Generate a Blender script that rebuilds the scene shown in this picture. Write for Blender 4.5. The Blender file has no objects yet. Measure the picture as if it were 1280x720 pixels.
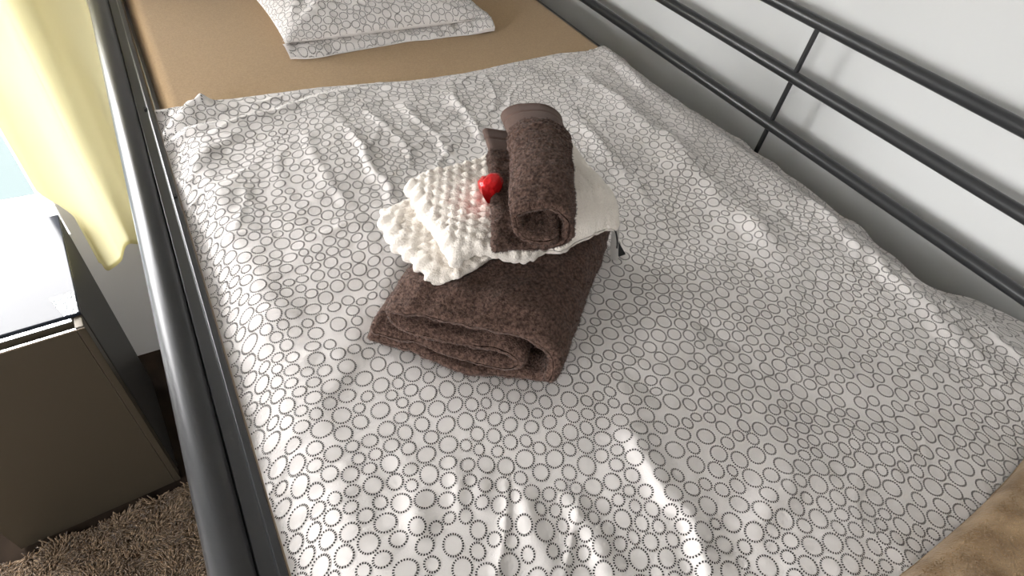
import bpy, bmesh, math, random
import numpy as np
from mathutils import Vector, Matrix

random.seed(7)
rng = np.random.default_rng(11)
SC = bpy.context.scene
COL = SC.collection
Z0 = 1.5            # mattress top above the floor; everything below is written with z = 0 at the mattress top
PI = math.pi

# ------------------------------------------------------------------ camera
CAM = np.array([0.0, 0.0, 0.5])
F_PX = 715.0
RM = np.array([[0.85742617, 0.28538615, -0.4282232],
               [-0.49849069, 0.66723443, -0.55344851],
               [0.12777872, 0.68800651, 0.7143666]])


def at(px, py, val=0.0, axis=2):
    """the point of the plane axis = val that the photograph shows at a pixel"""
    d = RM @ np.array([px - 640.0, -(py - 360.0), -F_PX])
    return CAM + d * ((val - CAM[axis]) / d[axis])


def line_at(pts, z=0.0):
    return np.array([at(x, y, z)[:2] for x, y in pts])


cam = bpy.data.cameras.new('camera')
cam.sensor_width = 36.0
cam.lens = F_PX / 1280.0 * 36.0
cam.clip_start = 0.01
camo = bpy.data.objects.new('camera', cam)
COL.objects.link(camo)
M4 = Matrix([list(RM[0]) + [0], list(RM[1]) + [0], list(RM[2]) + [0], [0, 0, 0, 1]])
M4.translation = Vector((0, 0, 0.5 + Z0))
camo.matrix_world = M4
SC.camera = camo

# ------------------------------------------------------------------ object helpers


def link(name, mesh, parent=None, loc=(0, 0, 0)):
    o = bpy.data.objects.new(name, mesh)
    COL.objects.link(o)
    if parent is not None:
        o.parent = parent
    else:
        o.location = loc
    return o


def thing(name, label, cat, loc, group=None):
    o = bpy.data.objects.new(name, None)
    COL.objects.link(o)
    o.location = (loc[0], loc[1], loc[2] + Z0)
    o.empty_display_size = 0.05
    o['label'] = label
    o['category'] = cat
    o['base'] = list(loc)
    if group:
        o['group'] = group
    return o


def tag(o, label, cat, group=None):
    o['label'] = label
    o['category'] = cat
    if group:
        o['group'] = group
    return o


def base_of(parent):
    p = np.zeros(3)
    while parent is not None:
        if 'base' in parent:
            p = p + np.array(parent['base'])
            break
        parent = parent.parent
    return p


def make(name, V, Fs, mats, parent=None, midx=None, smooth=True, loc=None):
    """V: (n,3) in scene coordinates; Fs: list of index arrays (k,3) or (k,4) or list of faces."""
    V = np.asarray(V, dtype=np.float64)
    if parent is not None:
        off = base_of(parent)
    else:
        off = np.array(loc if loc is not None else (V[:, 0].mean(), V[:, 1].mean(), V[:, 2].min()))
    V = V - off
    me = bpy.data.meshes.new(name)
    loops, starts, totals = [], [], []
    pos = 0
    for Fa in Fs:
        if isinstance(Fa, np.ndarray):
            k = Fa.shape[1]
            loops.append(Fa.ravel())
            starts.append(np.arange(Fa.shape[0]) * k + pos)
            totals.append(np.full(Fa.shape[0], k))
            pos += Fa.size
        else:
            for f in Fa:
                loops.append(np.array(f))
                starts.append(np.array([pos]))
                totals.append(np.array([len(f)]))
                pos += len(f)
    loops = np.concatenate(loops).astype(np.int32)
    starts = np.concatenate(starts).astype(np.int32)
    totals = np.concatenate(totals).astype(np.int32)
    me.vertices.add(len(V))
    me.vertices.foreach_set('co', V.astype(np.float32).ravel())
    me.loops.add(len(loops))
    me.loops.foreach_set('vertex_index', loops)
    me.polygons.add(len(starts))
    me.polygons.foreach_set('loop_start', starts)
    me.polygons.foreach_set('loop_total', totals)
    if not isinstance(mats, (list, tuple)):
        mats = [mats]
    for m in mats:
        me.materials.append(m)
    if midx is not None:
        me.polygons.foreach_set('material_index', np.asarray(midx, dtype=np.int32))
    me.polygons.foreach_set('use_smooth', np.full(len(starts), bool(smooth)))
    me.update(calc_edges=True)
    me.validate()
    if parent is not None:
        return link(name, me, parent)
    o = link(name, me, None, (off[0], off[1], off[2] + Z0))
    o['base'] = [float(v) for v in off]
    return o


def from_bm(name, bm, mat, parent=None, smooth=True, loc=None):
    bmesh.ops.recalc_face_normals(bm, faces=bm.faces)
    bm.verts.index_update()
    V = np.array([v.co[:] for v in bm.verts])
    Fs = [[[v.index for v in f.verts] for f in bm.faces]]
    o = make(name, V, Fs, mat, parent, smooth=smooth, loc=loc)
    if smooth:
        o.data.set_sharp_from_angle(angle=math.radians(24))
        wn_ = o.modifiers.new('weighted_normals', 'WEIGHTED_NORMAL')
        wn_.keep_sharp = True
        wn_.weight = 100
    bm.free()
    return o


def bm_box(bm, x0, x1, y0, y1, z0, z1, r=0.0, seg=2):
    g = bmesh.ops.create_cube(bm, size=1.0)
    vs = g['verts']
    for v in vs:
        v.co = Vector(((x0 + x1) / 2 + v.co.x * (x1 - x0), (y0 + y1) / 2 + v.co.y * (y1 - y0), (z0 + z1) / 2 + v.co.z * (z1 - z0)))
    if r > 0:
        es = list({e for v in vs for e in v.link_edges})
        bmesh.ops.bevel(bm, geom=es, offset=r, segments=seg, profile=0.5, affect='EDGES', clamp_overlap=True)


def box(name, b, mat, parent=None, r=0.0, seg=2):
    bm = bmesh.new()
    bm_box(bm, *b, r, seg)
    return from_bm(name, bm, mat, parent)


def tube_arrays(P, r, n=20, closed_ends=True):
    P = np.asarray(P, float)
    rr = np.full(len(P), r) if np.isscalar(r) else np.asarray(r)
    T = np.gradient(P, axis=0)
    T /= np.linalg.norm(T, axis=1)[:, None]
    ref = np.array([0, 0, 1.0]) if abs(T[0][2]) < 0.9 else np.array([1.0, 0, 0])
    V = []
    for p, t, q in zip(P, T, rr):
        a = np.cross(t, ref)
        a /= np.linalg.norm(a)
        b = np.cross(t, a)
        ang = np.linspace(0, 2 * PI, n, endpoint=False)
        V.append(p + q * (np.cos(ang)[:, None] * a + np.sin(ang)[:, None] * b))
    m = len(P)
    V = np.concatenate(V)
    i = np.arange(m - 1)[:, None] * n
    j = np.arange(n)[None]
    k = (j + 1) % n
    Q = np.stack([i + j, i + k, i + n + k, i + n + j], -1).reshape(-1, 4)
    caps = [list(range(n))[::-1], [(m - 1) * n + a for a in range(n)]]
    return V, Q, caps


def tube(name, P, r, mat, parent=None, n=20):
    V, Q, caps = tube_arrays(P, r, n)
    o = make(name, V, [Q, caps], mat, parent)
    o.data.set_sharp_from_angle(angle=math.radians(50))
    return o


def extrude_profile(name, prof, y0, y1, mat, parent, axis='y', n=2, bevel=0.0):
    """closed profile (a,z) swept along y (or x)"""
    prof = np.asarray(prof, float)
    k = len(prof)
    rows = []
    for t in np.linspace(y0, y1, n):
        if axis == 'y':
            rows.append(np.stack([prof[:, 0], np.full(k, t), prof[:, 1]], -1))
        else:
            rows.append(np.stack([np.full(k, t), prof[:, 0], prof[:, 1]], -1))
    bm = bmesh.new()
    vs = [[bm.verts.new(p) for p in r] for r in rows]
    for a in range(n - 1):
        for b in range(k):
            c = (b + 1) % k
            bm.faces.new((vs[a][b], vs[a][c], vs[a + 1][c], vs[a + 1][b]))
    bm.faces.new(vs[0][::-1])
    bm.faces.new(vs[-1])
    return from_bm(name, bm, mat, parent)


# ------------------------------------------------------------------ numpy noise
_TAB = rng.random(65536)


def _h(ix, iy, iz=0):
    return _TAB[(ix * 73856093 ^ iy * 19349663 ^ iz * 83492791) & 65535]


def noise2(x, y):
    xi = np.floor(x).astype(np.int64)
    yi = np.floor(y).astype(np.int64)
    fx = x - xi
    fy = y - yi
    fx = fx * fx * fx * (fx * (fx * 6 - 15) + 10)
    fy = fy * fy * fy * (fy * (fy * 6 - 15) + 10)
    a = _h(xi, yi) * (1 - fx) + _h(xi + 1, yi) * fx
    b = _h(xi, yi + 1) * (1 - fx) + _h(xi + 1, yi + 1) * fx
    return (a * (1 - fy) + b * fy) * 2 - 1


def noise3(P):
    I = np.floor(P).astype(np.int64)
    f = P - I
    f = f * f * (3 - 2 * f)
    r = 0
    for dx in (0, 1):
        for dy in (0, 1):
            for dz in (0, 1):
                w = (f[..., 0] if dx else 1 - f[..., 0]) * (f[..., 1] if dy else 1 - f[..., 1]) * (f[..., 2] if dz else 1 - f[..., 2])
                r = r + w * _h(I[..., 0] + dx, I[..., 1] + dy, I[..., 2] + dz)
    return r * 2 - 1


def sstep(a, b, x):
    t = np.clip((x - a) / (b - a), 0, 1)
    return t * t * (3 - 2 * t)


# ------------------------------------------------------------------ materials


def mat_new(name, base, rough=0.8, metallic=0.0, spec=0.5, sheen=0.0, coat=0.0):
    m = bpy.data.materials.new(name)
    m.use_nodes = True
    p = m.node_tree.nodes['Principled BSDF']
    p.inputs['Base Color'].default_value = (*base, 1)
    p.inputs['Roughness'].default_value = rough
    p.inputs['Metallic'].default_value = metallic
    p.inputs['Specular IOR Level'].default_value = spec
    if sheen:
        p.inputs['Sheen Weight'].default_value = sheen
        p.inputs['Sheen Roughness'].default_value = 0.5
    if coat:
        p.inputs['Coat Weight'].default_value = coat
        p.inputs['Coat Roughness'].default_value = 0.05
    return m


def add_bump(m, scale, strength, dist, detail=2.0, kind='noise', stretch=None):
    nt = m.node_tree
    p = nt.nodes['Principled BSDF']
    tc = nt.nodes.new('ShaderNodeTexCoord')
    mp = nt.nodes.new('ShaderNodeMapping')
    if stretch:
        mp.inputs['Scale'].default_value = stretch
    nt.links.new(tc.outputs['Object'], mp.inputs['Vector'])
    if kind == 'noise':
        t = nt.nodes.new('ShaderNodeTexNoise')
        t.inputs['Scale'].default_value = scale
        t.inputs['Detail'].default_value = detail
        out = t.outputs['Fac']
    else:
        t = nt.nodes.new('ShaderNodeTexVoronoi')
        t.inputs['Scale'].default_value = scale
        out = t.outputs['Distance']
    nt.links.new(mp.outputs['Vector'], t.inputs['Vector'])
    b = nt.nodes.new('ShaderNodeBump')
    b.inputs['Strength'].default_value = strength
    b.inputs['Distance'].default_value = dist
    nt.links.new(out, b.inputs['Height'])
    nt.links.new(b.outputs['Normal'], p.inputs['Normal'])
    return t, mp


def add_mottle(m, c0, c1, scale, detail=3.0, lo=0.35, hi=0.65):
    nt = m.node_tree
    p = nt.nodes['Principled BSDF']
    tc = nt.nodes.new('ShaderNodeTexCoord')
    t = nt.nodes.new('ShaderNodeTexNoise')
    t.inputs['Scale'].default_value = scale
    t.inputs['Detail'].default_value = detail
    r = nt.nodes.new('ShaderNodeValToRGB')
    r.color_ramp.elements[0].position = lo
    r.color_ramp.elements[0].color = (*c0, 1)
    r.color_ramp.elements[1].position = hi
    r.color_ramp.elements[1].color = (*c1, 1)
    nt.links.new(tc.outputs['Object'], t.inputs['Vector'])
    nt.links.new(t.outputs['Fac'], r.inputs['Fac'])
    nt.links.new(r.outputs['Color'], p.inputs['Base Color'])


M = {}
M['cotton'] = mat_new('printed_cotton', (0.82, 0.785, 0.765), 0.85, spec=0.25, sheen=0.1)
add_bump(M['cotton'], 900, 0.25, 0.0006)
M['cotton_disc'] = mat_new('printed_grey_disc', (0.785, 0.75, 0.73), 0.85, spec=0.25, sheen=0.1)
M['ink'] = mat_new('charcoal_print', (0.022, 0.020, 0.019), 0.9, spec=0.1)
M['sheet'] = mat_new('tan_fleece_sheet', (0.40, 0.25, 0.115), 0.95, spec=0.1, sheen=0.25)
add_mottle(M['sheet'], (0.36, 0.235, 0.115), (0.42, 0.28, 0.142), 300, 4)
add_bump(M['sheet'], 520, 0.5, 0.0008, 3)
M['blanket'] = mat_new('camel_fleece', (0.30, 0.175, 0.08), 0.95, spec=0.1, sheen=0.35)
add_mottle(M['blanket'], (0.26, 0.165, 0.082), (0.47, 0.325, 0.185), 30, 6)
add_bump(M['blanket'], 380, 0.8, 0.002, 5)
M['brown'] = mat_new('brown_terry', (0.085, 0.05, 0.04), 0.95, spec=0.1, sheen=0.12)
add_mottle(M['brown'], (0.046, 0.026, 0.020), (0.150, 0.092, 0.072), 330, 4)
add_bump(M['brown'], 600, 0.8, 0.002, 4)
M['brown_flat'] = mat_new('brown_border_weave', (0.105, 0.066, 0.053), 0.85, spec=0.2, sheen=0.08)
add_bump(M['brown_flat'], 700, 0.4, 0.001, 2)
M['cream'] = mat_new('cream_terry', (0.86, 0.80, 0.73), 0.95, spec=0.1, sheen=0.2)
add_bump(M['cream'], 520, 0.8, 0.0018, 4)
M['label'] = mat_new('satin_label', (0.62, 0.60, 0.58), 0.45, spec=0.4)
M['black_tape'] = mat_new('black_ribbon', (0.008, 0.008, 0.009), 0.5, spec=0.5)
M['foil'] = mat_new('red_foil', (0.86, 0.012, 0.016), 0.26, metallic=0.6, coat=0.6)
add_bump(M['foil'], 160, 0.5, 0.002, 3)
M['metal'] = mat_new('graphite_lacquer', (0.032, 0.033, 0.035), 0.31, metallic=0.15, spec=0.55)
add_bump(M['metal'], 1500, 0.05, 0.0003, 2)
M['hole'] = mat_new('dark_slot', (0.006, 0.006, 0.006), 0.9)
M['wall'] = mat_new('white_wall_paint', (0.66, 0.67, 0.665), 0.9, spec=0.2)
add_bump(M['wall'], 260, 0.12, 0.001, 4)
M['ceil'] = mat_new('ceiling_paint', (0.84, 0.83, 0.82), 0.95, spec=0.1)
M['wall_far'] = mat_new('grey_white_paint', (0.80, 0.785, 0.77), 0.9, spec=0.2)
M['trim'] = mat_new('white_window_paint', (0.82, 0.85, 0.84), 0.4)
M['floor'] = mat_new('dark_wood_floor', (0.03, 0.02, 0.014), 0.9, spec=0.1)
add_mottle(M['floor'], (0.018, 0.012, 0.009), (0.036, 0.025, 0.017), 8, 6)
M['rug'] = mat_new('brown_shag', (0.23, 0.14, 0.075), 0.95, spec=0.05, sheen=0.2)
add_mottle(M['rug'], (0.17, 0.112, 0.068), (0.40, 0.29, 0.19), 110, 4)
M['fridge_gloss'] = mat_new('black_gloss_panel', (0.016, 0.019, 0.026), 0.10, spec=0.26, coat=0.0)
M['fridge_front'] = mat_new('dark_bronze_door', (0.066, 0.054, 0.038), 0.42, metallic=0.3, spec=0.4)
add_bump(M['fridge_front'], 900, 0.08, 0.0004, 2)
M['fridge_side'] = mat_new('black_cabinet_paint', (0.030, 0.029, 0.027), 0.45)
M['chrome'] = mat_new('polished_edge', (0.75, 0.77, 0.80), 0.15, metallic=1.0)
M['rubber'] = mat_new('black_rubber', (0.012, 0.012, 0.012), 0.8)
M['film'] = mat_new('clear_film', (0.75, 0.80, 0.84), 0.2, spec=0.8)
M['film'].node_tree.nodes['Principled BSDF'].inputs['Alpha'].default_value = 0.55

# curtain: thin cloth that lets daylight through
m = bpy.data.materials.new('pale_yellow_voile')
m.use_nodes = True
nt = m.node_tree
nt.nodes.clear()
out = nt.nodes.new('ShaderNodeOutputMaterial')
d = nt.nodes.new('ShaderNodeBsdfDiffuse')
t = nt.nodes.new('ShaderNodeBsdfTranslucent')
tr = nt.nodes.new('ShaderNodeBsdfTransparent')
d.inputs['Color'].default_value = (0.78, 0.71, 0.42, 1)
t.inputs['Color'].default_value = (0.54, 0.51, 0.32, 1)
tr.inputs['Color'].default_value = (0.95, 0.94, 0.78, 1)
mx = nt.nodes.new('ShaderNodeMixShader')
mx.inputs[0].default_value = 0.55
mx2 = nt.nodes.new('ShaderNodeMixShader')
mx2.inputs[0].default_value = 0.06
nt.links.new(d.outputs[0], mx.inputs[1])
nt.links.new(t.outputs[0], mx.inputs[2])
nt.links.new(mx.outputs[0], mx2.inputs[1])
nt.links.new(tr.outputs[0], mx2.inputs[2])
nt.links.new(mx2.outputs[0], out.inputs['Surface'])
M['curtain'] = m

# window glass: clear sheet with a faint reflection
m = bpy.data.materials.new('window_glass')
m.use_nodes = True
nt = m.node_tree
nt.nodes.clear()
out = nt.nodes.new('ShaderNodeOutputMaterial')
tr = nt.nodes.new('ShaderNodeBsdfTransparent')
gl = nt.nodes.new('ShaderNodeBsdfGlossy')
gl.inputs['Roughness'].default_value = 0.02
mx = nt.nodes.new('ShaderNodeMixShader')
mx.inputs[0].default_value = 0.06
nt.links.new(tr.outputs[0], mx.inputs[1])
nt.links.new(gl.outputs[0], mx.inputs[2])
nt.links.new(mx.outputs[0], out.inputs['Surface'])
M['glass'] = m

# ------------------------------------------------------------------ room shell
WX, WY = 1.005, 1.82
LX, NY, CZ = -2.3, -2.4, 1.12
WL = (-.95, .15, -.25, .90)   # opening in the left wall for the added, unseen window
WIN = (-1.75, -0.375, -0.86, 0.92)


def struct(o):
    o['kind'] = 'structure'
    return o


struct(box('floor', (LX - .1, WX + .1, NY - .1, WY + .25, -Z0 - .1, -Z0), M['floor']))
struct(box('ceiling', (LX - .1, WX + .1, NY - .1, WY + .25, CZ, CZ + .1), M['ceil']))
struct(box('wall_right', (WX, WX + .1, NY - .1, WY + .25, -Z0, CZ), M['wall']))
bm = bmesh.new()
bm_box(bm, LX - .1, LX, NY - .1, WL[0], -Z0, CZ)
bm_box(bm, LX - .1, LX, WL[1], WY + .25, -Z0, CZ)
bm_box(bm, LX - .1, LX, WL[0], WL[1], -Z0, WL[2])
bm_box(bm, LX - .1, LX, WL[0], WL[1], WL[3], CZ)
struct(from_bm('wall_left', bm, M['wall_far']))
struct(box('wall_near', (LX, WX, NY - .1, NY, -Z0, CZ), M['wall_far']))
bm = bmesh.new()
bm_box(bm, LX, WIN[0], WY, WY + .25, -Z0, CZ)
bm_box(bm, WIN[1], WX, WY, WY + .25, -Z0, CZ)
bm_box(bm, WIN[0], WIN[1], WY, WY + .25, -Z0, WIN[2])
bm_box(bm, WIN[0], WIN[1], WY, WY + .25, WIN[3], CZ)
struct(from_bm('wall_far', bm, M['wall_far']))
win = bpy.data.objects.new('window_1', None)
COL.objects.link(win)
wl = ((WIN[0] + WIN[1]) / 2, WY + .12, WIN[2])
win.location = (wl[0], wl[1], wl[2] + Z0)
win['base'] = list(wl)
win['kind'] = 'structure'
bm = bmesh.new()
fw = .050
x0, x1, z0, z1 = WIN
yf0, yf1 = WY + .09, WY + .15
bm_box(bm, x0, x1, yf0, yf1, z0, z0 + fw, .006)
bm_box(bm, x0, x1, yf0, yf1, z1 - fw, z1, .006)
bm_box(bm, x0, x0 + fw, yf0, yf1, z0 + fw, z1 - fw, .006)
bm_box(bm, x1 - fw, x1, yf0, yf1, z0 + fw, z1 - fw, .006)
xm = (x0 + x1) / 2
bm_box(bm, xm - .05, xm + .05, yf0 - .004, yf1, z0 + fw, z1 - fw, .006)
from_bm('window_frame', bm, M['trim'], win)
for xa, xb in ((x0 + fw, xm - .05), (xm + .05, x1 - fw)):
    for za, zb in ((z0 + fw, z1 - fw),):
        box('pane', (xa, xb, WY + .118, WY + .124, za, zb), M['glass'], win)
box('window_sill', (x0, x1, WY - .004, yf0, z0 - .03, z0 - .0005), M['trim'], win, .006)

win2 = bpy.data.objects.new('added_window', None)  # unseen window, added to brighten the near-left of the bed
COL.objects.link(win2)
wl2 = (LX - .05, (WL[0] + WL[1]) / 2, WL[2])
win2.location = (wl2[0], wl2[1], wl2[2] + Z0)
win2['base'] = list(wl2)
win2['kind'] = 'structure'
bm = bmesh.new()
ya_, yb_, za_, zb_ = WL
bm_box(bm, LX - .07, LX - .02, ya_, yb_, za_, za_ + fw, .006)
bm_box(bm, LX - .07, LX - .02, ya_, yb_, zb_ - fw, zb_, .006)
bm_box(bm, LX - .07, LX - .02, ya_, ya_ + fw, za_ + fw, zb_ - fw, .006)
bm_box(bm, LX - .07, LX - .02, yb_ - fw, yb_, za_ + fw, zb_ - fw, .006)
from_bm('window_frame', bm, M['trim'], win2)
box('pane', (LX - .048, LX - .042, ya_ + fw, yb_ - fw, za_ + fw, zb_ - fw), M['glass'], win2)

# ------------------------------------------------------------------ bed frame
bed = thing('loft_bed_frame', 'raised graphite metal bed frame with ribbed front rail and tubular guard rails along the wall', 'bed', (.46, .79, -Z0))
BY0, BY1 = -.24, 1.80
# front side rail: round tube with two stepped ledges towards the mattress
cx, cz, ra, rb = -.0565, -.011, .0182, .0185
prof = [(cx + ra * math.cos(a), cz + rb * math.sin(a)) for a in np.linspace(math.radians(30), math.radians(300), 30)]
prof += [(-.046, -.055), (-.0190, -.055), (-.0190, .0000), (-.0198, .0012), (-.0250, .0014), (-.0258, .0010), (-.0270, -.0014), (-.0282, -.0018),
         (-.0382, -.0019), (-.0392, -.0023), (-.0406, -.0050), (-.0412, -.0055)]
rail = extrude_profile('side_rail', prof, BY0, BY1, M['metal'], bed)
for v_ in rail.data.vertices:
    v_.co.x += (v_.co.y + .79 - .75) * .0055
for yy, xx, zz in ((.93, -.0275, .0000), (.70, -.0228, .0012)):
    box('rail_slot', (xx - .0022, xx + .0022, yy - .004, yy + .004, zz - .003, zz + .0022), M['hole'], rail, .001)
# wall-side lower rail
box('side_rail', (.932, .968, BY0, BY1, -.125, -.070), M['metal'], bed, .006)
GR = .0102
for zz in (.0125, .1045, .1955):
    tube('guard_rail', [(.950, y, zz) for y in np.linspace(BY0, BY1, 4)], GR, M['metal'], bed, 24)
for yy in (.551, -.18, 1.70):
    tube('upright', [(.950, yy, z) for z in (-.08, .1, .1955)], .0046, M['metal'], bed, 16)
for px_, tops in ((-.060, .0), (.950, .215)):
    for py_ in (BY0 - .012, BY1 - .02 + .012):
        tube('post', [(px_, py_, z) for z in (-Z0, -1.0, -.5, tops)], .021, M['metal'], bed, 20)
box('slatted_base', (-.02, .935, BY0 + .01, BY1 - .01, -.185, -.150), M['metal'], bed, .004)
for yy in (BY0, BY1 - .03):
    box('cross_rail', (-.04, .945, yy, yy + .03, -.150, -.11), M['metal'], bed, .004)

# ------------------------------------------------------------------ mattress in its sheet
MX0, MX1, MY0, MY1 = -.0095, .858, -.2, 1.765


def rounded_slab(name, mat, bx, r, wave):
    nx, ny = 90, 150
    xs = np.linspace(-1, 1, nx)
    ys = np.linspace(-1, 1, ny)
    V, Fs = [], []
    bm = bmesh.new()
    bm_box(bm, *bx, r, 6)
    bmesh.ops.triangulate(bm, faces=[f for f in bm.faces if len(f.verts) > 4])
    return from_bm(name, bm, mat)


mat_o = rounded_slab('mattress', M['sheet'], (MX0, MX1, MY0, MY1, -.149, 0.0), .028, 0)
tag(mat_o, 'mattress under a plain tan fleece fitted sheet lying in the metal bed frame', 'mattress')

# ------------------------------------------------------------------ printed circle pattern
TILE = .27


def pack_tile():
    n = 232
    g = np.random.default_rng(5)
    P = g.random((n, 2)) * TILE
    r = .0061 + .0037 * g.random(n) ** 1.2
    gap = .0016
    for st in np.concatenate([np.linspace(.5, 1.0, 120), np.ones(60)]):
        for it in range(7):
            D = P[:, None] - P[None]
            D -= TILE * np.round(D / TILE)
            L = np.sqrt((D ** 2).sum(-1)) + 1e-9
            ov = np.clip((r[:, None] + r[None] + gap) * st - L, 0, None)
            np.fill_diagonal(ov, 0)
            P = (P + (D / L[..., None] * ov[..., None] * .45).sum(1)) % TILE
    D = P[:, None] - P[None]
    D -= TILE * np.round(D / TILE)
    L = np.sqrt((D ** 2).sum(-1))
    np.fill_diagonal(L, 9)
    gx = np.stack(np.meshgrid(np.arange(0, TILE, .001), np.arange(0, TILE, .001), indexing='ij'), -1).reshape(-1, 2)
    clear = np.full(len(gx), 9.0)
    for p, q in zip(P, r):
        d_ = gx - p
        d_ -= TILE * np.round(d_ / TILE)
        clear = np.minimum(clear, np.sqrt((d_ ** 2).sum(-1)) - q)
    while clear.max() > .0066:
        k = int(clear.argmax())
        q = min(clear[k] - .0012, .0092)
        P = np.concatenate([P, gx[k:k + 1]])
        r = np.concatenate([r, [q]])
        d_ = gx - gx[k]
        d_ -= TILE * np.round(d_ / TILE)
        clear = np.minimum(clear, np.sqrt((d_ ** 2).sum(-1)) - q)
    D = P[:, None] - P[None]
    D -= TILE * np.round(D / TILE)
    L = np.sqrt((D ** 2).sum(-1))
    np.fill_diagonal(L, 9)
    print('circles', len(P), 'fill', (PI * r ** 2).sum() / TILE ** 2, 'rmean', r.mean())
    for it in range(4):
        ov = np.clip(r[:, None] + r[None] + .0020 - L, 0, None)
        r = r - ov.max(1) * .5
    return P, r


PK, PR = pack_tile()


class Sheet:
    """a cloth surface P[i,j] over cloth coordinates a (rows) and b (columns), in metres"""

    def __init__(self, P, a, b, flip=False):
        self.P, self.a, self.b = P, a, b
        da = np.gradient(P, axis=0)
        db = np.gradient(P, axis=1)
        N = np.cross(db, da)
        N /= np.linalg.norm(N, axis=-1)[..., None] + 1e-12
        if flip:
            N = -N
        self.N = N
        self.flip = flip

    def faces(self):
        na, nb = self.P.shape[:2]
        i = np.arange(na - 1)[:, None] * nb
        j = np.arange(nb - 1)[None]
        Q = np.stack([i + j, i + j + 1, i + nb + j + 1, i + nb + j], -1).reshape(-1, 4)
        return Q[:, ::-1] if self.flip else Q

    def ev(self, A, B, lift):
        fa = np.clip((A - self.a[0]) / (self.a[-1] - self.a[0]) * (len(self.a) - 1), 0, len(self.a) - 1.001)
        fb = np.clip((B - self.b[0]) / (self.b[-1] - self.b[0]) * (len(self.b) - 1), 0, len(self.b) - 1.001)
        i = fa.astype(int)
        j = fb.astype(int)
        u = (fa - i)[..., None]
        v = (fb - j)[..., None]
        r = []
        for X in (self.P, self.N):
            r.append(X[i, j] * (1 - u) * (1 - v) + X[i + 1, j] * u * (1 - v) + X[i, j + 1] * (1 - u) * v + X[i + 1, j + 1] * u * v)
        return r[0] + lift * r[1]


def print_circles(S, warp=None, keep=None, rot=0.0, shift=(0, 0)):
    """dotted rings and the faint discs inside them, as thin print lying on the cloth"""
    a0, a1, b0, b1 = S.a[0], S.a[-1], S.b[0], S.b[-1]
    g = np.random.default_rng(3)
    Vd, Qd, Vk, Tk, Qk = [], [], [], [], []
    nd = nk = 0
    R = max(a1 - a0, b1 - b0) * 1.5
    ca, cb = (a0 + a1) / 2, (b0 + b1) / 2
    kt = int(R / TILE) + 1
    cr, sr = math.cos(rot), math.sin(rot)
    m = 12
    for ti in range(-kt, kt + 1):
        for tj in range(-kt, kt + 1):
            for (p, q), r in zip(PK, PR):
                u = ti * TILE + p + shift[0]
                w = tj * TILE + q + shift[1]
                A0 = ca + cr * u - sr * w
                B0 = cb + sr * u + cr * w
                if not (a0 - r < A0 < a1 + r and b0 - r < B0 < b1 + r):
                    continue
                el = 1 + g.uniform(-.07, .07)
                ph = g.uniform(0, PI)
                n = max(14, int(round(2 * PI * r / .00222)))
                th = np.arange(n) * 2 * PI / n + ph
                dl = .00054 / r
                rr = r - .0004
                hw = .00088
                wob = 1 + .03 * np.sin(2 * th + ph)
                quad = []
                for (dt, dr) in ((-dl, -hw), (dl, -hw), (dl, hw), (-dl, hw)):
                    rad = rr * wob + dr
                    quad.append((A0 + rad * np.cos(th + dt) * el, B0 + rad * np.sin(th + dt) / el))
                qa = np.stack([x[0] for x in quad], -1)
                qb = np.stack([x[1] for x in quad], -1)
                ok = ((qa > a0) & (qa < a1) & (qb > b0) & (qb < b1)).all(-1)
                if keep is not None:
                    ok &= keep(qa, qb).all(-1)
                qa, qb = qa[ok], qb[ok]
                if len(qa):
                    Vd.append(S.ev(qa.ravel(), qb.ravel(), .00042))
                    Qd.append(np.arange(nd, nd + qa.size).reshape(-1, 4))
                    nd += qa.size
                # disc
                t2 = np.arange(m) * 2 * PI / m
                A = [A0]
                B = [B0]
                for s in (.5, .9):
                    A += list(A0 + rr * s * np.cos(t2) * el)
                    B += list(B0 + rr * s * np.sin(t2) / el)
                A = np.array(A)
                B = np.array(B)
                if (A < a0).any() or (A > a1).any() or (B < b0).any() or (B > b1).any():
                    continue
                if keep is not None and not keep(A, B).all():
                    continue
                Vk.append(S.ev(A, B, .00028))
                k = np.arange(m)
                k2 = (k + 1) % m
                Tk.append(np.stack([np.full(m, nk), nk + 1 + k, nk + 1 + k2], -1))
                Qk.append(np.stack([nk + 1 + k, nk + 1 + m + k, nk + 1 + m + k2, nk + 1 + k2], -1))
                nk += 1 + 2 * m
    return np.concatenate(Vd), np.concatenate(Qd), np.concatenate(Vk), np.concatenate(Tk), np.concatenate(Qk)


def cloth_object(name, sheets, parent=None, extra=None):
    """sheets: list of (Sheet, print-kwargs or None)"""
    V, Fs, mi, n = [], [], [], 0
    for S, kw in sheets:
        V.append(S.P.reshape(-1, 3))
        Q = S.faces() + n
        Fs.append(Q)
        mi.append(np.zeros(len(Q)))
        n += S.P.shape[0] * S.P.shape[1]
        if kw is not None:
            Vd, Qd, Vk, Tk, Qk = print_circles(S, **kw)
            V += [Vd, Vk]
            Fs += [Qd + n, Tk + n + len(Vd), Qk + n + len(Vd)]
            mi += [np.full(len(Qd), 1), np.full(len(Tk), 2), np.full(len(Qk), 2)]
            n += len(Vd) + len(Vk)
    return make(name, np.concatenate(V), Fs, [M['cotton'], M['ink'], M['cotton_disc']], parent, np.concatenate(mi))


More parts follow.
